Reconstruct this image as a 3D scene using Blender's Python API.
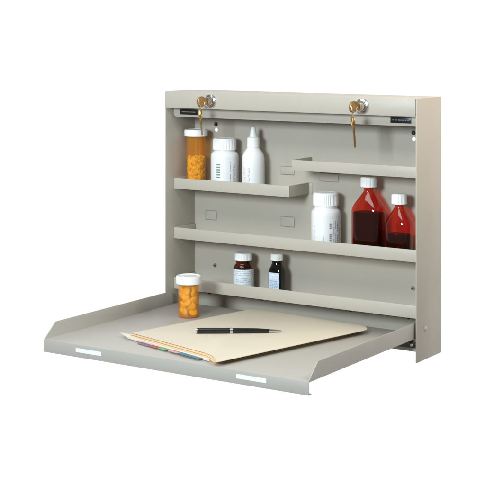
import bpy, bmesh, math, random
from mathutils import Vector, Matrix
random.seed(7)
PI = math.pi
for o in list(bpy.data.objects): bpy.data.objects.remove(o)
SC = bpy.context.scene
COL = SC.collection
MM = 0.001

# ---------------------------------------------------------------- camera
YAW, PITCH, FPX = 0.582, 0.002, 1395.0
cam_d = bpy.data.cameras.new('camera'); cam = bpy.data.objects.new('camera', cam_d); COL.objects.link(cam)
cam.location = (1076.066*MM, -1453.767*MM, 381.984*MM)
cam.rotation_euler = (PI/2+PITCH, 0, YAW)
cam_d.sensor_width = 36; cam_d.lens = FPX/485*36
cam_d.shift_x = (242.5-242.197)/485; cam_d.shift_y = -(242.5-29.029)/485
cam_d.clip_start = 0.05; cam_d.clip_end = 200
SC.camera = cam

# ---------------------------------------------------------------- light: white studio surround + one soft box
SC.view_settings.view_transform = 'Standard'; SC.view_settings.look = 'None'
SC.view_settings.exposure = 0; SC.view_settings.gamma = 1
W = bpy.data.worlds.new('World'); SC.world = W; W.use_nodes = True
nt = W.node_tree; bg = nt.nodes['Background']
tc = nt.nodes.new('ShaderNodeTexCoord'); dp = nt.nodes.new('ShaderNodeVectorMath'); dp.operation = 'DOT_PRODUCT'
dp.inputs[1].default_value = Vector((-.50, .84, -.14)).normalized()          # white backdrop behind, dimmer studio elsewhere
mr = nt.nodes.new('ShaderNodeMapRange'); mr.interpolation_type = 'SMOOTHSTEP'
mr.inputs['From Min'].default_value = -0.35; mr.inputs['From Max'].default_value = 0.6
mx = nt.nodes.new('ShaderNodeMix'); mx.data_type = 'RGBA'
mx.inputs['A'].default_value = (.17, .175, .18, 1); mx.inputs['B'].default_value = (1.03, 1.03, 1.03, 1)
nt.links.new(tc.outputs['Generated'], dp.inputs[0]); nt.links.new(dp.outputs['Value'], mr.inputs['Value'])
nt.links.new(mr.outputs['Result'], mx.inputs['Factor'])
nt.links.new(mx.outputs['Result'], bg.inputs['Color']); bg.inputs['Strength'].default_value = 1.0

def area(name, loc, target, size, power, color):
    d = bpy.data.lights.new(name, 'AREA'); d.shape = 'RECTANGLE'; d.size, d.size_y = size; d.energy = power; d.color = color
    o = bpy.data.objects.new(name, d); COL.objects.link(o); o.location = [c*MM for c in loc]
    o.rotation_euler = (Vector(target)-Vector(loc)).to_track_quat('-Z', 'Y').to_euler()
    return o
area('softbox_key', (350, -1500, 560), (180, 0, 170), (.32, .32), 17.2, (.86, .98, 1.04))
area('softbox_top', (170, -560, 800), (175, 0, 200), (.7, .3), 3.5, (.95, 1.0, 1.02))
area('softbox_side', (720, 90, 600), (360, 20, 200), (.3, .3), 2.5, (1.0, .90, .76))

# ---------------------------------------------------------------- materials
def mat(name, col, rough=.5, metal=0, noise=0, bump=0, scale=900, spec=.5, sss=0):
    m = bpy.data.materials.new(name); m.use_nodes = True
    n = m.node_tree.nodes; l = m.node_tree.links; b = n['Principled BSDF']
    b.inputs['Base Color'].default_value = (*col, 1); b.inputs['Roughness'].default_value = rough
    b.inputs['Metallic'].default_value = metal; b.inputs['Specular IOR Level'].default_value = spec
    if sss:
        b.inputs['Subsurface Weight'].default_value = sss; b.inputs['Subsurface Radius'].default_value = (.002, .0015, .001)
        b.inputs['Subsurface Scale'].default_value = 1.0
    if 'coat' in name:
        t0 = n.new('ShaderNodeTexCoord'); g = n.new('ShaderNodeTexNoise'); g.inputs['Scale'].default_value = 22; g.inputs['Detail'].default_value = 8; g.inputs['Roughness'].default_value = .7
        l.new(t0.outputs['Object'], g.inputs['Vector']); gr = n.new('ShaderNodeMapRange'); gr.inputs['From Min'].default_value = .3; gr.inputs['From Max'].default_value = .7
        gr.inputs['To Min'].default_value = rough-.10; gr.inputs['To Max'].default_value = rough+.12
        l.new(g.outputs['Fac'], gr.inputs['Value']); l.new(gr.outputs['Result'], b.inputs['Roughness'])
    if noise or bump:
        t = n.new('ShaderNodeTexCoord')
        if noise:
            a = n.new('ShaderNodeTexNoise'); a.inputs['Scale'].default_value = 14; a.inputs['Detail'].default_value = 6
            l.new(t.outputs['Object'], a.inputs['Vector'])
            r = n.new('ShaderNodeMapRange'); r.inputs['To Min'].default_value = 1-noise; r.inputs['To Max'].default_value = 1+noise
            l.new(a.outputs['Fac'], r.inputs['Value'])
            x = n.new('ShaderNodeVectorMath'); x.operation = 'SCALE'; x.inputs[0].default_value = col
            l.new(r.outputs['Result'], x.inputs['Scale']); l.new(x.outputs[0], b.inputs['Base Color'])
        if bump:
            a2 = n.new('ShaderNodeTexNoise'); a2.inputs['Scale'].default_value = scale; a2.inputs['Detail'].default_value = 3
            l.new(t.outputs['Object'], a2.inputs['Vector'])
            bp = n.new('ShaderNodeBump'); bp.inputs['Strength'].default_value = bump; bp.inputs['Distance'].default_value = .0003
            l.new(a2.outputs['Fac'], bp.inputs['Height']); l.new(bp.outputs[0], b.inputs['Normal'])
    return m

def clear(name, col, gloss=.05, body=.0, bodycol=None):
    """thin-walled coloured see-through plastic or glass"""
    m = bpy.data.materials.new(name); m.use_nodes = True
    n = m.node_tree.nodes; l = m.node_tree.links; n.clear()
    out = n.new('ShaderNodeOutputMaterial'); tr = n.new('ShaderNodeBsdfTransparent'); gl = n.new('ShaderNodeBsdfGlossy')
    tr.inputs['Color'].default_value = (*col, 1); gl.inputs['Roughness'].default_value = gloss
    gl.inputs['Color'].default_value = (.9, .9, .9, 1)
    tl = n.new('ShaderNodeBsdfTranslucent'); tl.inputs['Color'].default_value = (*(bodycol or col), 1)
    df = n.new('ShaderNodeBsdfDiffuse'); df.inputs['Color'].default_value = (*(bodycol or col), 1)
    mx0 = n.new('ShaderNodeMixShader'); mx0.inputs[0].default_value = .72
    l.new(tl.outputs[0], mx0.inputs[1]); l.new(df.outputs[0], mx0.inputs[2])
    mx1 = n.new('ShaderNodeMixShader'); mx1.inputs[0].default_value = body
    l.new(tr.outputs[0], mx1.inputs[1]); l.new(mx0.outputs[0], mx1.inputs[2])
    lw = n.new('ShaderNodeLayerWeight'); lw.inputs['Blend'].default_value = .5
    pw = n.new('ShaderNodeMath'); pw.operation = 'POWER'; pw.inputs[1].default_value = 4
    ad = n.new('ShaderNodeMath'); ad.operation = 'MULTIPLY_ADD'; ad.inputs[1].default_value = .6; ad.inputs[2].default_value = .05
    l.new(lw.outputs['Facing'], pw.inputs[0]); l.new(pw.outputs[0], ad.inputs[0])
    mx = n.new('ShaderNodeMixShader'); l.new(ad.outputs[0], mx.inputs[0]); l.new(mx1.outputs[0], mx.inputs[1]); l.new(gl.outputs[0], mx.inputs[2])
    l.new(mx.outputs[0], out.inputs['Surface'])
    return m

def label_mat(name, base, blocks):
    """paper label; blocks of unreadable small print: (u0,u1,v0,v1, rows, words, vertical, ink, density)"""
    m = bpy.data.materials.new(name); m.use_nodes = True
    n = m.node_tree.nodes; l = m.node_tree.links; b = n['Principled BSDF']; b.inputs['Roughness'].default_value = .45
    uv = n.new('ShaderNodeUVMap'); sp = n.new('ShaderNodeSeparateXYZ'); l.new(uv.outputs[0], sp.inputs[0])
    def M(op, a, c=None, d=None):
        k = n.new('ShaderNodeMath'); k.operation = op
        for i, v in enumerate((a, c, d)):
            if v is None: continue
            if isinstance(v, (int, float)): k.inputs[i].default_value = v
            else: l.new(v, k.inputs[i])
        return k.outputs[0]
    cur = None
    for (u0, u1, v0, v1, rows, words, vert, ink, dens) in blocks:
        U, V = sp.outputs['X'], sp.outputs['Y']
        ins = M('MULTIPLY', M('MULTIPLY', M('GREATER_THAN', U, u0), M('LESS_THAN', U, u1)), M('MULTIPLY', M('GREATER_THAN', V, v0), M('LESS_THAN', V, v1)))
        a = M('DIVIDE', M('SUBTRACT', U, u0), u1-u0); c = M('DIVIDE', M('SUBTRACT', V, v0), v1-v0)
        if vert: a, c = c, a
        c = M('MULTIPLY', c, rows); row = M('FLOOR', c); f = M('FRACT', c)
        line = M('MULTIPLY', M('GREATER_THAN', f, .28), M('LESS_THAN', f, .78))
        if words <= 1: on = M('LESS_THAN', 0.0, 1.0)
        else:
            wn = n.new('ShaderNodeTexNoise'); wn.noise_dimensions = '2D'; wn.inputs['Scale'].default_value = 1; wn.inputs['Detail'].default_value = 0
            cb = n.new('ShaderNodeCombineXYZ'); l.new(M('MULTIPLY', a, words*.8), cb.inputs[0]); l.new(M('MULTIPLY_ADD', row, 7.37, 3.1), cb.inputs[1]); l.new(cb.outputs[0], wn.inputs['Vector'])
            on = M('MULTIPLY', M('LESS_THAN', wn.outputs['Fac'], .36+dens*.36), M('GREATER_THAN', M('FRACT', M('MULTIPLY', a, words*2.3)), .22))
        fac = M('MULTIPLY', M('MULTIPLY', ins, line), on)
        mx = n.new('ShaderNodeMix'); mx.data_type = 'RGBA'; l.new(fac, mx.inputs['Factor'])
        if cur is None: mx.inputs['A'].default_value = (*base, 1)
        else: l.new(cur, mx.inputs['A'])
        mx.inputs['B'].default_value = (*ink, 1); cur = mx.outputs['Result']
    l.new(cur, b.inputs['Base Color'])
    return m

PAINT = mat('beige_powder_coat', (.505, .465, .395), .42, noise=.045, bump=.3, scale=700, spec=.4)
TRAYPAINT = mat('grey_powder_coat', (.455, .433, .388), .42, noise=.045, bump=.3, scale=700, spec=.4)
CHROME = mat('chrome', (.72, .72, .72), .16, 1)
DARKSTEEL = mat('dark_steel', (.10, .10, .10), .3, 1)
STEEL = mat('zinc_steel', (.72, .72, .70), .25, 1)
BRASS = mat('brass_key', (.56, .34, .14), .36, 1, noise=.3, bump=.5, scale=300)
BLACK = mat('black_plastic', (.012, .012, .012), .3)
BLACKGLOSS = mat('black_lacquer', (.012, .012, .011), .18)
GREYPRINT = mat('grey_print', (.30, .34, .33), .5)
SLIT = mat('slot_gap', (.30, .27, .23), .7)
CAP = mat('white_cap_plastic', (.90, .90, .89), .35, sss=.0)
HDPE = mat('white_bottle_plastic', (.88, .88, .88), .33)
STICKER_GLINT = mat('white_sticker_and_glint', (.88, .88, .88), .5)
MANILA = mat('manila_card', (.68, .61, .485), .75, noise=.08, bump=.1, scale=500)
MANILA2 = mat('deep_manila_card', (.76, .55, .32), .75, noise=.03)
PAPER = mat('paper', (.84, .80, .74), .8)
AMBER = clear('amber_vial_plastic', (.985, .70, .25), .08, .33, (.99, .45, .08))
RED = clear('red_bottle_plastic', (.93, .22, .11), .05, .02, (.75, .12, .04))
BROWN = clear('brown_bottle_glass', (.50, .20, .09), .04, .08, (.10, .03, .015))
GREENBLK = clear('dark_bottle_glass', (.13, .12, .08), .04, .2, (.012, .012, .01))
SYRUP = mat('dark_syrup', (.006, .006, .005), .45, spec=.1)
PILLY = mat('yellow_tablet', (.99, .88, .26), .5)
PILLO = mat('gold_tablet', (.99, .88, .26), .45)

# ---------------------------------------------------------------- mesh helpers (all in millimetres)
def box(bm, x0, x1, y0, y1, z0, z1, bev=0):
    r = bmesh.ops.create_cube(bm, size=1)
    vs = r['verts']
    for v in vs: v.co = Vector((x0+(v.co.x+.5)*(x1-x0), y0+(v.co.y+.5)*(y1-y0), z0+(v.co.z+.5)*(z1-z0)))
    if bev:
        es = list({e for v in vs for e in v.link_edges})
        bmesh.ops.bevel(bm, geom=es, offset=bev, segments=2, affect='EDGES', profile=.5)
def prism(bm, pts, z0, z1, axis='z', bev=0):
    """extrude a closed polygon; axis: which coordinate is the thickness"""
    def P(a, b, c): return {'z': (a, b, c), 'x': (c, a, b), 'y': (a, c, b)}[axis]
    lo = [bm.verts.new(P(a, b, z0)) for a, b in pts]; hi = [bm.verts.new(P(a, b, z1)) for a, b in pts]
    fs = [bm.faces.new(lo[::-1]), bm.faces.new(hi)]
    n = len(pts)
    for i in range(n): fs.append(bm.faces.new((lo[i], lo[(i+1) % n], hi[(i+1) % n], hi[i])))
    bmesh.ops.recalc_face_normals(bm, faces=fs)
    if bev:
        es = list({e for f in fs[:2] for e in f.edges})
        bmesh.ops.bevel(bm, geom=es, offset=bev, segments=2, affect='EDGES', profile=.5)
def loft(bm, secs, cx, cy, n=56, close0=True, close1=True):
    """secs: (z, a, b, exponent[, ripple]) superellipse rings"""
    rings = []
    for s in secs:
        z, a, b, e = s[:4]; rp = s[4] if len(s) > 4 else 0
        ring = []
        for i in range(n):
            t = 2*PI*i/n; c, q = math.cos(t), math.sin(t)
            k = 1+(rp if i % 2 else 0)
            ring.append(bm.verts.new((cx+a*k*math.copysign(abs(c)**(2/e), c), cy+b*k*math.copysign(abs(q)**(2/e), q), z)))
        rings.append(ring)
    fs = []
    for r0, r1 in zip(rings, rings[1:]):
        for i in range(n): fs.append(bm.faces.new((r0[i], r0[(i+1) % n], r1[(i+1) % n], r1[i])))
    if close0: fs.append(bm.faces.new(rings[0][::-1]))
    if close1: fs.append(bm.faces.new(rings[-1]))
    return fs
def lathe(bm, prof, cx, cy, n=56, **k): return loft(bm, [(z, r, r, 2)+tuple(x) for r, z, *x in prof], cx, cy, n, **k)
def disc_y(bm, cx, cz, prof, n=40):
    """turned shape about a Y axis; prof: (r, y)"""
    rings = [[bm.verts.new((cx+r*math.cos(2*PI*i/n), y, cz+r*math.sin(2*PI*i/n))) for i in range(n)] for r, y in prof]
    fs = []
    for r0, r1 in zip(rings, rings[1:]):
        for i in range(n): fs.append(bm.faces.new((r0[i], r0[(i+1) % n], r1[(i+1) % n], r1[i])))
    fs.append(bm.faces.new(rings[0][::-1])); fs.append(bm.faces.new(rings[-1]))
    bmesh.ops.recalc_face_normals(bm, faces=fs)
def axis_lathe(bm, p0, p1, prof, n=32):
    """turned shape along p0->p1; prof: (t in mm from p0, r)"""
    p0, p1 = Vector(p0), Vector(p1); d = (p1-p0).normalized(); a = d.orthogonal().normalized(); b = d.cross(a)
    rings = [[bm.verts.new(p0+d*t+a*(r*math.cos(2*PI*i/n))+b*(r*math.sin(2*PI*i/n))) for i in range(n)] for t, r in prof]
    fs = []
    for r0, r1 in zip(rings, rings[1:]):
        for i in range(n): fs.append(bm.faces.new((r0[i], r0[(i+1) % n], r1[(i+1) % n], r1[i])))
    fs.append(bm.faces.new(rings[0][::-1])); fs.append(bm.faces.new(rings[-1]))
    bmesh.ops.recalc_face_normals(bm, faces=fs)
def torus(bm, c, ax, R_, r, n=36, m=8):
    ax = Vector(ax).normalized(); a = ax.orthogonal().normalized(); b = ax.cross(a); c = Vector(c)
    rings = []
    for i in range(n):
        t = 2*PI*i/n; d = a*math.cos(t)+b*math.sin(t)
        rings.append([bm.verts.new(c+d*(R_+r*math.cos(2*PI*j/m))+ax*(r*math.sin(2*PI*j/m))) for j in range(m)])
    for i in range(n):
        for j in range(m):
            bm.faces.new((rings[i][j], rings[(i+1) % n][j], rings[(i+1) % n][(j+1) % m], rings[i][(j+1) % m]))
def arc(cx, cy, r, a0, a1, n=6): return [(cx+r*math.cos(math.radians(a0+(a1-a0)*i/n)), cy+r*math.sin(math.radians(a0+(a1-a0)*i/n))) for i in range(n+1)]
def patch(bm, cx, cy, r, p0, p1, z0, z1, n=28):
    """curved label on a round bottle, with UVs; angles in degrees, left to right as one looks at it"""
    uv = bm.loops.layers.uv.verify(); cols = []
    for i in range(n+1):
        t = math.radians(p0+(p1-p0)*i/n)
        cols.append((bm.verts.new((cx+r*math.cos(t), cy+r*math.sin(t), z0)), bm.verts.new((cx+r*math.cos(t), cy+r*math.sin(t), z1))))
    for i in range(n):
        f = bm.faces.new((cols[i][0], cols[i+1][0], cols[i+1][1], cols[i][1]))
        for lp, q in zip(f.loops, ((i/n, 0), ((i+1)/n, 0), ((i+1)/n, 1), (i/n, 1))): lp[uv].uv = q

def build(name, bm, m, parent=None, origin=None, smooth=True, angle=35):
    org = Vector(origin) if origin is not None else Vector((0, 0, 0))
    if parent is not None: org = Vector(parent['_o'])
    for v in bm.verts: v.co = (v.co-org)*MM
    bmesh.ops.recalc_face_normals(bm, faces=bm.faces) if not bm.loops.layers.uv else None
    me = bpy.data.meshes.new(name); bm.to_mesh(me); bm.free()
    me.materials.append(m)
    if smooth:
        me.shade_smooth(); me.set_sharp_from_angle(angle=math.radians(angle))
    o = bpy.data.objects.new(name, me); COL.objects.link(o)
    o['_o'] = tuple(org)
    if parent is None: o.location = org*MM
    else: o.parent = parent
    return o
def thing(name, loc, label, cat, group=None):
    o = bpy.data.objects.new(name, None); COL.objects.link(o); o.location = Vector(loc)*MM; o['_o'] = tuple(loc)
    o.empty_display_size = .01
    return tag(o, label, cat, group)
def tag(o, label, cat, group=None):
    o['label'] = label; o['category'] = cat
    if group: o['group'] = group
    return o
def NB(): return bmesh.new()

# ---------------------------------------------------------------- the cabinet
WX, DY, HZ = 360.1, 66.3, 305.0
cab = thing('medicine_cabinet', (WX/2, DY, 0), 'open beige steel medicine cabinet with shelves and lowered writing tray', 'cabinet')
b = NB()                                                                # steel sheet with two round hanging holes
HOLES = ((35.4, 252.8), (324.1, 252.8))
def sheet_ring(y):
    o = [b.verts.new((x, y, z)) for x, z in ((1.4, 15), (WX-1.4, 15), (WX-1.4, HZ-1.4), (1.4, HZ-1.4))]
    hs = [[b.verts.new((hx+2.7*math.cos(2*PI*i/24), y, hz+2.7*math.sin(2*PI*i/24))) for i in range(24)] for hx, hz in HOLES]
    es = [b.edges.new((o[i], o[(i+1) % 4])) for i in range(4)]+[b.edges.new((h[i], h[(i+1) % 24])) for h in hs for i in range(24)]
    bmesh.ops.triangle_fill(b, edges=es, use_beauty=True)
    return [o]+hs
for r0, r1 in zip(sheet_ring(DY-1.2), sheet_ring(DY)):
    for i in range(len(r0)): b.faces.new((r0[i], r0[(i+1) % len(r0)], r1[(i+1) % len(r0)], r1[i]))
build('back_panel', b, PAINT, cab)
def side(x0, x1, xin):
    b = NB(); box(b, x0, x1, 0, DY, 0, HZ, .45)
    return build('side_panel', b, PAINT, cab)
sl = side(0, 1.4, 1); sr = side(WX-1.4, WX, -1)
# side panels keep a narrow returned edge at the front
b = NB(); disc_y(b, 0, 0, [(.01, 0), (3.0, .0), (3.0, .6), (2.2, 1.6), (.8, 2.1), (.01, 2.1)], 24)
for v in b.verts: v.co = Vector((WX-.05+v.co.y*.8, 22.8+v.co.x, 35.9+v.co.z))
build('hinge_rivet', b, PAINT, sr)
b = NB(); box(b, 1.5, WX-1.5, .6, DY-1.3, HZ-1.3, HZ-.1, .3); build('top_panel', b, PAINT, cab)
b = NB(); box(b, 1.5, WX-1.5, 1.5, DY-1.3, 14.6, 15.8, .3); box(b, 1.5, WX-1.5, .3, 1.5, 13, 16.6, .3); build('bottom_panel', b, PAINT, cab)
# header: folded front with a return under it
b = NB(); box(b, .25, WX-1.45, -.9, .5, 284, HZ+.0, .45); box(b, 1.6, WX-1.6, .5, 14.2, 284.1, 285.3, .2)
head = build('header', b, PAINT, cab)
b = NB()
pts = [(3.2, 283.9), (3.2, 276.6)]+[(x, z) for x, z in arc(8.2, 276.6, 5, 180, 270)]+[(WX-6.4, 271.6), (WX-1.6, 271.6), (WX-1.6, 283.9)]
prism(b, pts, 14.4, 15.8, 'y', .3); box(b, 9, WX-1.7, 15.9, 24, 271.7, 272.8, .2)
rail = build('latch_rail', b, PAINT, cab)
for x0, x1 in ((13.9, 41.4), (319.2, 346.2)):
    b = NB(); box(b, x0, x1, 13.5, 14.35, 275, 281.9, .3); pl = build('name_plate', b, BLACK, rail)
    b = NB()
    k = x0+3
    while k < x1-4:
        w = random.uniform(.5, 1.1); box(b, k, min(k+w, x1-3), 13.35, 13.48, 278.0, 279.1); k += w+random.choice((.35, .35, .35, 1.2))
    build('lettering', b, GREYPRINT, pl)
# shelves
def shelf(x0, x1, z0, z1, left, right):
    s = NB()
    ys = 16.9; yb = DY-1.3
    box(s, x0, x1, ys, ys+1.1, z0, z1, .4)                              # lip
    box(s, x0+.2, x1-.2, ys+1.0, yb, z0+.15, z0+1.2, 0)                  # floor
    if left: box(s, x0+.02, x0+1.1, ys+1.05, yb, z0+.05, z1-.02, .3)
    if right: box(s, x1-1.1, x1-.02, ys+1.05, yb, z0+.05, z1-.02, .3)
    if right == 2: box(s, x1+.0, x1+5.5, yb-1.0, yb-.05, z0, z1, .3)     # mounting ear against the back
    o = build('shelf', s, PAINT, cab)
    return o
shelf(1.8, 177.8, 177.7, 191.7, 1, 2)
shelf(181.2, WX-1.8, 211.2, 224.3, 1, 1)
shelf(1.8, WX-1.8, 112.8, 127.4, 1, 1)
sD = shelf(1.8, WX-1.8, 47.3, 62.4, 1, 1)
for x in (53, 134, 260, 337.5):
    b = NB(); lathe(b, [(.1, 44.4), (1.5, 44.5), (1.9, 45.6), (1.0, 46.0), (1.0, 47.6)], x, 24, 16); build('shelf_screw', b, BLACK, sD)
# screws, bumpers and punched tabs on the back panel
yb = DY-1.2
for x, z in ((33.8, 73.8), (323.1, 72.8), (35.4, 260.2), (324.1, 260.3)):
    b = NB(); disc_y(b, x, z, [(2.7, yb+.1), (2.7, yb-.8), (2.0, yb-1.6), (.2, yb-1.8)], 28); s = build('wall_screw', b, STEEL if z < 100 else DARKSTEEL, cab)
    b = NB(); box(b, x-1.7, x+1.7, yb-2.0, yb-1.75, z-.35, z+.35); build('screw_slot', b, BLACK, s)
for x0, x1, z0, z1 in ((17.7, 37, 133, 146), (134.7, 157, 133, 146.5), (134.7, 157, 199.4, 210.6), (192, 221, 194, 205.5)):
    b = NB()
    box(b, x0+.9, x1-.9, yb-1.1, yb+.1, z0+.9, z1-.9, .6); build('punched_tab', b, PAINT, cab)
    b = NB()
    for a, c, d, e in ((x0, x1, z0, z0+.7), (x0, x1, z1-.7, z1), (x0, x0+.6, z0+2.5, z1-2.5), (x1-.6, x1, z0+2.5, z1-2.5)):
        box(b, a, c, yb-.12, yb+.1, d, e)
    build('tab_slit', b, SLIT, cab)
for x, z in ((38.5, 103), (219, 104.5)):
    b = NB(); pts = arc(x, z, 4, 200, 340, 10)+arc(x, z, 3.1, 340, 200, 10); prism(b, pts, yb-.5, yb+.1, 'y'); build('punched_tab', b, PAINT, cab)

# fold-down tray
TX0, TX1, TY0, TZ = 3.4, 357.0, -238.0, 28.6
b = NB(); box(b, TX0+.1, TX1-.1, TY0+.2, 27, TZ-1.2, TZ, .35); tray = build('fold_down_tray', b, TRAYPAINT, cab)
fl = [(TY0, TZ-1.2), (TY0, TZ+.2), (-219.8, 45.2)]+[(-219.0, 45.6)]+[(6, 45.6), (12, 42), (12, TZ-1.2)]
for x0, x1 in ((TX0, TX0+1.2), (TX1-1.2, TX1)):
    b = NB(); prism(b, fl, x0, x1, 'x', .35); build('tray_flange', b, TRAYPAINT, tray)
b = NB(); box(b, TX0-.3, TX1, TY0-.5, TY0+.7, 14.1, TZ-.15, .4); box(b, TX0, TX1, TY0+.7, TY0+5, 14.1, 15.2, .3)
lip = build('tray_lip', b, TRAYPAINT, tray)
for x0, x1 in ((51.1, 88.1), (269.1, 306.2)):
    b = NB(); box(b, x0, x1, TY0-.75, TY0-.5, 19.9, 24.5, 0); build('blank_label', b, STICKER_GLINT, lip)
for x in (6.2, 354.2):
    b = NB(); disc_y(b, x, 25.0, [(2.2, -4), (2.2, -1), (1.2, -.8), (1.2, 2)], 20); hb = build('hinge_bolt', b, BLACK, cab)
    b = NB(); disc_y(b, x, 20.6, [(1.4, -3), (1.4, -1), (.9, 2)], 20); build('hinge_glint', b, STICKER_GLINT, cab)  # white disc: bright glint by the hinge, put in as colour and shape

# locks
KX = (72.0, 289.7); KZ = 294.5
for x in KX:
    b = NB(); disc_y(b, x, KZ, [(9.2, -.8), (9.2, -2.0), (8.2, -3.6), (6.6, -4.2), (5.9, -4.0), (5.7, -3.2), (.1, -3.2)], 48); lk = build('lock', b, CHROME, head)
    b = NB(); disc_y(b, x, KZ, [(5.4, -3.1), (5.4, -4.6), (4.8, -5.2), (.1, -5.2)], 40); build('lock_plug', b, STEEL, lk)

# ---------------------------------------------------------------- keys and rings
def key_mesh():
    """flat key in its own plane: bow round (0,0), blade to +u; returns local bmesh, thickness along w"""
    b = NB()
    bow = arc(0, 0, 7, 35, 325, 20)
    out = bow+[(9, -3.2), (12, -3.0), (13, -2.2), (16, -2.2), (17, -1.4), (19, -2.2), (21, -1.3), (23, -2.2), (25, -1.6), (27, -.2), (27, .8), (25.5, 2.2), (12, 2.4), (9, 3.2)]
    lo = [b.verts.new((u, v, -.9)) for u, v in out]; hi = [b.verts.new((u, v, .9)) for u, v in out]
    hole = [(-3.6+1.7*math.cos(2*PI*i/12), 1.7*math.sin(2*PI*i/12)) for i in range(12)]
    n = len(out)
    hl = [b.verts.new((u, v, -.9)) for u, v in hole]; hh = [b.verts.new((u, v, .9)) for u, v in hole]
    for o_, h_ in ((lo, hl), (hi, hh)):
        es = [b.edges.new((o_[i], o_[(i+1) % n])) for i in range(n)]+[b.edges.new((h_[i], h_[(i+1) % 12])) for i in range(12)]
        bmesh.ops.triangle_fill(b, edges=es, use_beauty=True)
    for i in range(n): b.faces.new((lo[i], lo[(i+1) % n], hi[(i+1) % n], hi[i]))
    for i in range(12): b.faces.new((hl[i], hl[(i+1) % 12], hh[(i+1) % 12], hh[i]))
    # raised rim of the bow
    torus(b, (0, 0, .9), (0, 0, 1), 5.9, .55, 28, 6); torus(b, (0, 0, -.9), (0, 0, 1), 5.9, .55, 28, 6)
    return b
def place_key(origin, u, v, scale, label, grp):
    u = Vector(u).normalized(); v = Vector(v); v = (v-u*v.dot(u)).normalized(); w = u.cross(v)
    b = key_mesh()
    for q in b.verts:
        c = q.co.copy(); q.co = Vector(origin)+(u*c.x+v*c.y+w*c.z)*scale
    return tag(build('key', b, BRASS, None, origin), label, 'key', grp)
sides = (('left', 'left-hand'), ('right', 'right-hand'))
for i, x in enumerate(KX):
    who = ('upper left lock', 'upper right lock')[i]
    place_key((x-3.6, -16.5, KZ-.4), (.22, 1, 0), (0.12, 0, 1), 1.0, 'brass key pushed into the %s of the cabinet header' % who, 'keys at the cabinet locks')
    ring_c = Vector((x-.3, -24.5, KZ-5.6))
    b = NB(); torus(b, ring_c, (1, .55, .18), 6.2, .42, 40, 8)
    tag(build('key_ring', b, CHROME, None, ring_c), 'thin wire ring through the brass keys at the %s' % who, 'key ring', 'key rings')
    drop = (0, 2.0)[i]
    place_key((x-.2, -23.0, KZ-15.5-drop), (.03, .10, -1), (.55, -1, 0) if i == 0 else (.75, -1, 0), (1.0, 1.12)[i],
              'bronze key hanging below the %s on a wire ring' % who, 'keys at the cabinet locks')

# ---------------------------------------------------------------- pill vials
def vial(loc, rc, rb, h, capz, label):
    x, y, z = loc
    t = thing('pill_vial', loc, label, 'pill vial', 'orange pill vials')
    b = NB(); lathe(b, [(rb-1, z+.2), (rb, z+1.2), (rb, z+3), (rb, z+h*.5), (rb, capz+1)], x, y, 64, close1=False)
    lathe(b, [(rb-1.6, z+1.6), (rb-1.2, z+2)], x, y, 64, close1=False)
    build('vial_body', b, AMBER, t)
    top = z+h
    b = NB(); lathe(b, [(rc-.9, capz), (rc, capz+.5), (rc, capz+.8), (rc, top-2.2, .012), (rc, top-1.8), (rc-.3, top-.5), (rc-1.2, top), (rc-2.2, top), (rc-2.6, top-.9), (rc*.55, top-.9), (rc*.5, top-.5), (.1, top-.5)], x, y, 72)
    build('cap', b, CAP, t, angle=24)
    return t
vA = vial((20.6, 40, 179.0), 15.2, 12.5, 75.3, 245.3, 'tall orange pill vial with white cap at left end of the top shelf')
vT = vial((68.6, -43.5, 28.75), 15.6, 12.9, 51.0, 69.8, 'short orange pill vial with white cap standing on the tray')

def tablet(r, h):
    b = NB(); lathe(b, [(r*.55, -h/2), (r*.9, -h*.38), (r, -h*.2), (r, h*.2), (r*.9, h*.38), (r*.55, h/2)], 0, 0, 18)
    for v in b.verts: v.co *= MM
    me = bpy.data.meshes.new('tablet'); b.to_mesh(me); b.free(); me.shade_smooth(); me.set_sharp_from_angle(angle=math.radians(50)); return me
def fill(c, R_, z0, z1, r, h, n, m, name, label, grp, seed):
    """settle tablets in a vial: tilted at random, kept apart by distance"""
    rnd = random.Random(seed); me = tablet(r, h); me.materials.append(m); pts = []
    tries = 0; dmin = 2*r*.70
    while len(pts) < n and tries < 60000:
        tries += 1
        a = rnd.uniform(0, 2*PI); q = (R_-r*.97)*math.sqrt(rnd.uniform(.0, 1)) if tries % 3 == 0 else (R_-r*.97)
        p = Vector((c[0]+q*math.cos(a), c[1]+q*math.sin(a), rnd.uniform(z0+r*.8, z1-r*.6)))
        if all((p-o).length > dmin for o in pts): pts.append(p)
    for p in pts:
        o = bpy.data.objects.new(name, me); COL.objects.link(o); o.location = p*MM
        out = math.atan2(p.y-c[1], p.x-c[0])
        o.rotation_euler = (rnd.uniform(-.5, .5), PI/2+rnd.uniform(-.6, .6), out+rnd.uniform(-.5, .5))
        tag(o, label, 'tablet', grp)
fill((20.6, 40), 12.2, 181, 219, 2.9, 2.4, 150, PILLY, 'tablet', 'small yellow tablet among many inside the tall vial on the top shelf', 'small tablets in the tall vial', 3)
fill((68.6, -43.5), 12.6, 30.8, 66, 4.9, 4.2, 44, PILLO, 'tablet', 'large golden tablet among many inside the vial standing on the tray', 'large tablets in the tray vial', 5)

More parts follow.
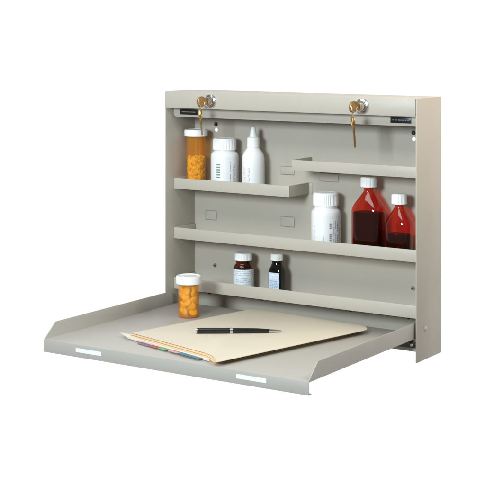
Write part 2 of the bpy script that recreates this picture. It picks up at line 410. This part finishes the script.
# ---------------------------------------------------------------- bottles
PHC = -57.0   # the side of a round bottle that faces the camera, degrees
def round_white_bottle(loc, r, h, rcap, capz0, shoulder, label, labmat, lz0, lz1):
    x, y, z = loc
    t = thing('pill_bottle', loc, label, 'pill bottle', 'white pill bottles')
    b = NB(); lathe(b, [(r-1.5, z), (r-.4, z+.5), (r, z+1.5), (r, shoulder), (r-.5, shoulder+1.8), (r-1.8, shoulder+3.6), (r-3.6, shoulder+5.2), (rcap-1.6, capz0-1.6), (rcap-1.6, capz0+2)], x, y)
    build('bottle_body', b, HDPE, t)
    top = z+h
    b = NB(); lathe(b, [(rcap-1, capz0), (rcap, capz0+.4), (rcap, capz0+1.4), (rcap, capz0+1.8, -.034), (rcap, top-2.4, -.034), (rcap-.2, top-1.8), (rcap-.9, top-.6), (rcap-2, top), (rcap-3.4, top), (rcap-3.8, top-.4), (.1, top-.4)], x, y, 88)
    build('cap', b, CAP, t, angle=24)
    b = NB(); patch(b, x, y, r+.12, PHC-105, PHC+105, lz0, lz1, 48); build('paper_label', b, labmat, t)
    return t
GREY = (.30, .31, .33)
L_A = label_mat('label_barcode', (.86, .86, .86), [(.335, .415, .30, .80, 6, 1, 0, (.16, .27, .24), 1.0), (.60, .64, .12, .85, 1, 16, 1, GREY, .6), (.67, .735, .15, .75, 2, 18, 1, (.42, .42, .45), .6), (.80, .9, .3, .7, 3, 10, 1, GREY, .5)])
round_white_bottle((65.3, 41, 179.0), 17.9, 65.6, 15.2, 229.5, 222.5, 'white pill bottle with a barcode label on the top shelf', L_A, 182, 221)
L_C = label_mat('label_sideways_print', (.86, .86, .86), [(.53, .61, .10, .80, 1, 5, 1, (.24, .26, .34), .75), (.625, .70, .10, .84, 2, 10, 1, (.34, .36, .44), .7), (.71, .77, .10, .8, 1, 6, 1, (.26, .28, .36), .75), (.78, .82, .10, .6, 1, 12, 1, GREY, .7), (.42, .46, .1, .42, 1, 10, 1, (.4, .42, .46), .7), (.22, .27, .2, .7, 2, 14, 1, (.5, .52, .56), .6)])
round_white_bottle((216, 41, 114.1), 17.9, 70.0, 15.6, 168.0, 159.5, 'white pill bottle with sideways grey print on the middle shelf', L_C, 117, 157)

# dropper bottle
t = thing('dropper_bottle', (109.3, 41, 179), 'slim white dropper bottle with a pointed nozzle cap on the top shelf', 'dropper bottle')
x, y, z = 109.3, 41, 179
b = NB(); lathe(b, [(13, z), (14.0, z+.6), (14.4, z+1.6), (14.4, 218), (14.3, 220.5), (13.8, 223.6), (12.6, 227), (10.8, 230), (9.0, 232.4), (8.0, 234), (7.4, 235), (7.4, 236)], x, y); body = build('bottle_body', b, HDPE, t)
b = NB(); lathe(b, [(7.3, 234.8), (8.1, 235.0), (8.1, 236), (8.1, 236.3, -.03), (8.0, 246.4, -.03), (7.8, 247.0), (6.2, 248.0), (5.0, 248.4), (4.4, 250), (3.5, 257), (3.1, 259.6), (2.3, 260.6), (.1, 260.8)], x, y, 64); build('nozzle_cap', b, CAP, t)
L_D = label_mat('label_dropper', (.86, .86, .86), [(.22, .30, .62, .94, 2, 6, 1, (.75, .30, .22), .75), (.26, .33, .05, .62, 2, 16, 1, (.45, .36, .34), .62), (.35, .43, .08, .90, 2, 20, 1, (.36, .38, .42), .62)])
b = NB(); patch(b, x, y, 14.5, PHC-105, PHC+105, 181.5, 212.5, 48); build('paper_label', b, L_D, t)

# red syrup flasks
def flask(loc, a, bb, e, shoulder, neckz, rn, capz0, top, rcap, level, label, cx_cap=0):
    x, y, z = loc
    t = thing('syrup_bottle', loc, label, 'syrup bottle', 'red syrup bottles')
    H_ = neckz-shoulder
    secs = [(z, a-1.6, bb-1.6, e), (z+.7, a-.4, bb-.4, e), (z+2, a, bb, e), (shoulder, a, bb, e)]
    for k in [i/30 for i in range(1, 31)]:
        f = k**1.6; f = f*.7+(.5-.5*math.cos(PI*k))*.3
        secs.append((shoulder+H_*k, a+(rn-a)*f, bb+(rn-bb)*f, e+(2-e)*k))
    secs += [(neckz+1.5, rn, rn, 2), (capz0+1, rn, rn, 2)]
    b = NB(); loft(b, secs, x, y, 144, close1=False); build('bottle_body', b, RED, t, angle=60)
    b = NB(); loft(b, [(z+1.2, a-3.6, bb-2.4, e), (z+2.2, a-2.5, bb-1.3, e), (level-.4, a-2.5, bb-1.3, e), (level, a-3.0, bb-1.7, e)], x-.9, y-.1, 96); build('syrup', b, SYRUP, t)
    b = NB(); lathe(b, [(rcap-.8, capz0), (rcap, capz0+.4), (rcap, capz0+1), (rcap, capz0+1.3, -.04), (rcap, top-1.8, -.04), (rcap-.3, top-1), (rcap-1.2, top), (.1, top)], x, y, 72); build('cap', b, CAP, t, angle=24)
flask((275.8, 41, 114.1), 19.8, 13.8, 3.8, 165.5, 189, 6.2, 194.3, 206.6, 9.8, 163.9, 'large red syrup bottle half full of dark liquid on the middle shelf')
flask((317.0, 41, 114.1), 16.2, 12, 3.3, 152, 172.5, 5.6, 176.4, 188.8, 9.3, 141.0, 'small red syrup bottle in the right corner of the middle shelf')

# brown bottle and dark bottle on the bottom shelf
t = thing('medicine_bottle', (94.4, 41, 48.6), 'round brown medicine bottle with a wraparound white label on the bottom shelf', 'medicine bottle', 'dark medicine bottles')
x, y, z = 94.4, 41, 48.6
b = NB(); lathe(b, [(11, z), (12.6, z+.7), (13, z+2), (13, 77.5), (12.8, 80), (11.8, 82.6), (10.2, 84.4), (9.3, 85.4), (9.1, 86), (9.9, 86.6), (9.9, 87.6), (9.1, 88), (9.1, 91)], x, y, close1=False); build('bottle_body', b, BROWN, t)
b = NB(); lathe(b, [(10.6, z+1), (11.6, z+2), (11.6, 77), (10.2, 79.5)], x, y); build('contents', b, mat('brown_contents', (.05, .02, .012), .5), t)
b = NB(); lathe(b, [(10.4, 89.4), (11.2, 89.8), (11.2, 90.4), (11.2, 90.7, -.035), (11.2, 97.6, -.035), (10.9, 98.4), (9.9, 99.2), (.1, 99.3)], x, y, 72); build('cap', b, CAP, t, angle=24)
L_E = label_mat('label_lined', (.78, .82, .84), [(.05, .95, .70, .96, 3, 30, 0, (.40, .52, .62), .7), (.30, .75, .40, .66, 3, 16, 0, (.32, .40, .48), .62), (.05, .95, .05, .36, 4, 34, 0, (.42, .52, .60), .66)])
b = NB(); patch(b, x, y, 13.15, PHC-110, PHC+110, 51, 79, 48); build('paper_label', b, L_E, t)

t = thing('medicine_bottle', (145.0, 41, 48.6), 'narrow black medicine bottle with a pale blue label on the bottom shelf', 'medicine bottle', 'dark medicine bottles')
x, y, z = 145.0, 41, 48.6
a, bb = 9.6, 7.6
b = NB(); loft(b, [(z, a-1.4, bb-1.4, 5), (z+.6, a-.3, bb-.3, 5), (z+1.8, a, bb, 5), (79.5, a, bb, 5), (82.5, a-.6, bb-.4, 4.4), (86, a-2.2, bb-1.2, 3.4), (89, 6.6, 5.9, 2.4), (90.6, 5.8, 5.8, 2), (91.2, 6.6, 6.6, 2), (92.2, 6.6, 6.6, 2), (92.8, 5.6, 5.6, 2), (96, 5.6, 5.6, 2)], x, y, 64, close1=False); build('bottle_body', b, GREENBLK, t)
b = NB(); loft(b, [(z+1, a-2, bb-2, 5), (z+2, a-1.2, bb-1.2, 5), (79, a-1.2, bb-1.2, 5), (82, a-2, bb-1.8, 4)], x, y, 64); build('contents', b, SYRUP, t)
b = NB(); lathe(b, [(7.2, 93.6), (7.9, 94.0), (7.9, 94.6), (7.9, 94.9, -.04), (7.9, 101, -.04), (7.6, 101.8), (6.8, 102.4), (.1, 102.5)], x, y, 64); build('cap', b, CAP, t, angle=24)
L_F = label_mat('label_pale_blue', (.60, .70, .84), [(.1, .9, .72, .95, 2, 8, 0, (.86, .90, .94), .8), (.12, .9, .08, .66, 8, 12, 0, (.22, .30, .46), .5)])
b = NB(); uv = b.loops.layers.uv.verify(); nn = 10; cols = []
for i in range(nn+1):
    u_ = -7.6+15.2*i/nn; yy = y-(bb+.15)*(1-abs(u_/(a+.15))**5)**.2
    cols.append((b.verts.new((x+u_, yy, 51)), b.verts.new((x+u_, yy, 79))))
for i in range(nn):
    f = b.faces.new((cols[i][0], cols[i+1][0], cols[i+1][1], cols[i][1]))
    for lp, q in zip(f.loops, ((i/nn, 0), ((i+1)/nn, 0), ((i+1)/nn, 1), (i/nn, 1))): lp[uv].uv = q
build('paper_label', b, L_F, t)

# ---------------------------------------------------------------- folder, dividers, pen
def roundpoly(pts, rad):
    out = []
    n = len(pts)
    for i in range(n):
        p = Vector(pts[i]); a = Vector(pts[i-1]); c = Vector(pts[(i+1) % n]); r = rad[i]
        if r <= 0: out.append(tuple(p)); continue
        u = (a-p).normalized()*r; v = (c-p).normalized()*r
        for k in range(9):
            s = k/8; q = (p+u)*(1-s)**2+p*2*s*(1-s)+(p+v)*s*s; out.append(tuple(q))
    return out
fold = thing('manila_folder', (185, -100, TZ), 'thick cream manila folder lying on the fold-down tray under the pen', 'folder')
top = roundpoly([(84.6, -177.2), (211.8, -212.5), (226, -219), (246.5, -241.5), (303.6, -12), (291, 3.2), (124.8, 20.2)], [0, 0, 10, 3, 9, 4, 0])
b = NB(); prism(b, top, 33.9, 34.6, 'z', .2); build('front_cover', b, MANILA, fold)
l2 = roundpoly([(83.5, -180.5), (218, -219.0), (229, -225.5), (243.6, -239.6), (290, -20), (280, 2), (124, 18)], [0, 0, 6, 3, 9, 4, 0])
b = NB(); prism(b, l2, 32.9, 33.3, 'z', .12); build('inner_flap', b, MANILA2, fold)
l2 = roundpoly([(88, -184.8), (219, -222.6), (230, -229.0), (240.0, -237.5), (288, -20), (278, 2), (124, 16)], [0, 0, 6, 3, 9, 4, 0])
b = NB(); prism(b, l2, 31.95, 32.35, 'z', .12); build('inner_flap', b, MANILA2, fold)
l3 = roundpoly([(92, -184.5), (222, -222), (237, -233), (288, -20), (278, -2), (123, 16)], [0, 0, 3, 9, 4, 0])
b = NB(); prism(b, l3, 28.75, 29.2, 'z', .12); build('back_cover', b, MANILA2, fold)
# index dividers: sheets with coloured tabs sticking out of the folder's open side
A0 = Vector((84.0, -186.0)); B0 = Vector((226.5, -226.0)); dirv = (B0-A0).normalized(); outv = Vector((dirv.y, -dirv.x))
LEN = (B0-A0).length
cols_ = [('mauve', (.28, .14, .20), .17, .34), ('red', (.45, .09, .08), .32, .44), ('green', (.22, .40, .18), .43, .55), ('pink', (.62, .36, .36), .55, .69), ('blue', (.09, .22, .32), .68, .93)]
for i, (nm, c, t0, t1) in enumerate(cols_):
    z0 = 29.45+.42*i
    sheet = [tuple(A0+outv*(.2*i)), tuple(B0+outv*(.2*i)), (284-i*.4, -22), (126+i*.3, 10)]
    dv = thing('index_divider', (A0.x+dirv.x*LEN*t0, A0.y+dirv.y*LEN*t0, z0), 'index divider with a %s tab showing at the open side of the folder' % nm, 'divider', 'index dividers in the folder')
    b = NB(); prism(b, sheet, z0, z0+.3, 'z'); build('sheet', b, PAPER, dv)
    p0 = A0+dirv*(LEN*t0)+outv*.4; p1 = A0+dirv*(LEN*t1)+outv*.4; hgt = 6.4
    tab = roundpoly([tuple(p0-outv*3), tuple(p0), tuple(p0+dirv*1.6+outv*hgt), tuple(p1-dirv*1.6+outv*hgt), tuple(p1), tuple(p1-outv*3)], [0, 0, 1, 1, 0, 0])
    b = NB(); prism(b, tab, z0-.03, z0+.34, 'z'); build('tab', b, mat('tab_'+nm, c, .45), dv)
# the white sheet whose corner sticks out at the left
b = NB()
ps = [(66.5, -178), (84, -187.5), (106, -193.8), (118, -197), (226.5, -228.0), (231, -223), (126, 2), (122, 2), (96, -171), (84, -175.5)]
prism(b, ps, 31.6, 31.82, 'z')
for v in b.verts:
    if v.co.x < 84: v.co.z += (84-v.co.x)*.06
tag(build('paper_sheet', b, mat('cream_paper', (.80, .70, .60), .8), None, (120, -150, 32)), 'pale cream paper sheet with its bent corner sticking out left of the folder', 'sheet')

# pen
P0 = Vector((148.6, -141.2, 38.0)); P1 = Vector((228.8, -82.6, 36.6)); Lp = (P1-P0).length
pen = thing('ballpoint_pen', tuple(P0), 'slim black ballpoint pen with a silver tip lying on the manila folder', 'pen')
b = NB(); axis_lathe(b, P0, P1, [(1.2, 2.9), (1.4, 3.25), (Lp*.395, 3.35)]); build('cap_barrel', b, BLACKGLOSS, pen)
b = NB(); axis_lathe(b, P0, P1, [(Lp*.425, 3.3), (Lp*.70, 3.05), (Lp*.84, 2.35), (Lp*.855, 2.2)]); build('lower_barrel', b, BLACKGLOSS, pen)
b = NB(); axis_lathe(b, P0, P1, [(Lp*.392, 3.0), (Lp*.394, 3.5), (Lp*.426, 3.5), (Lp*.428, 3.0)]); build('centre_band', b, CHROME, pen)
b = NB(); axis_lathe(b, P0, P1, [(Lp*.85, 1.9), (Lp*.852, 2.25), (Lp*.94, 1.35), (Lp*.985, .75), (Lp, .4)]); build('tip', b, CHROME, pen)
b = NB(); axis_lathe(b, P0, P1, [(0, 2.6), (.2, 3.1), (1.35, 3.2), (1.4, 2.7)]); build('end_cap', b, CHROME, pen)

for o in bpy.data.objects:
    if '_o' in o: del o['_o']
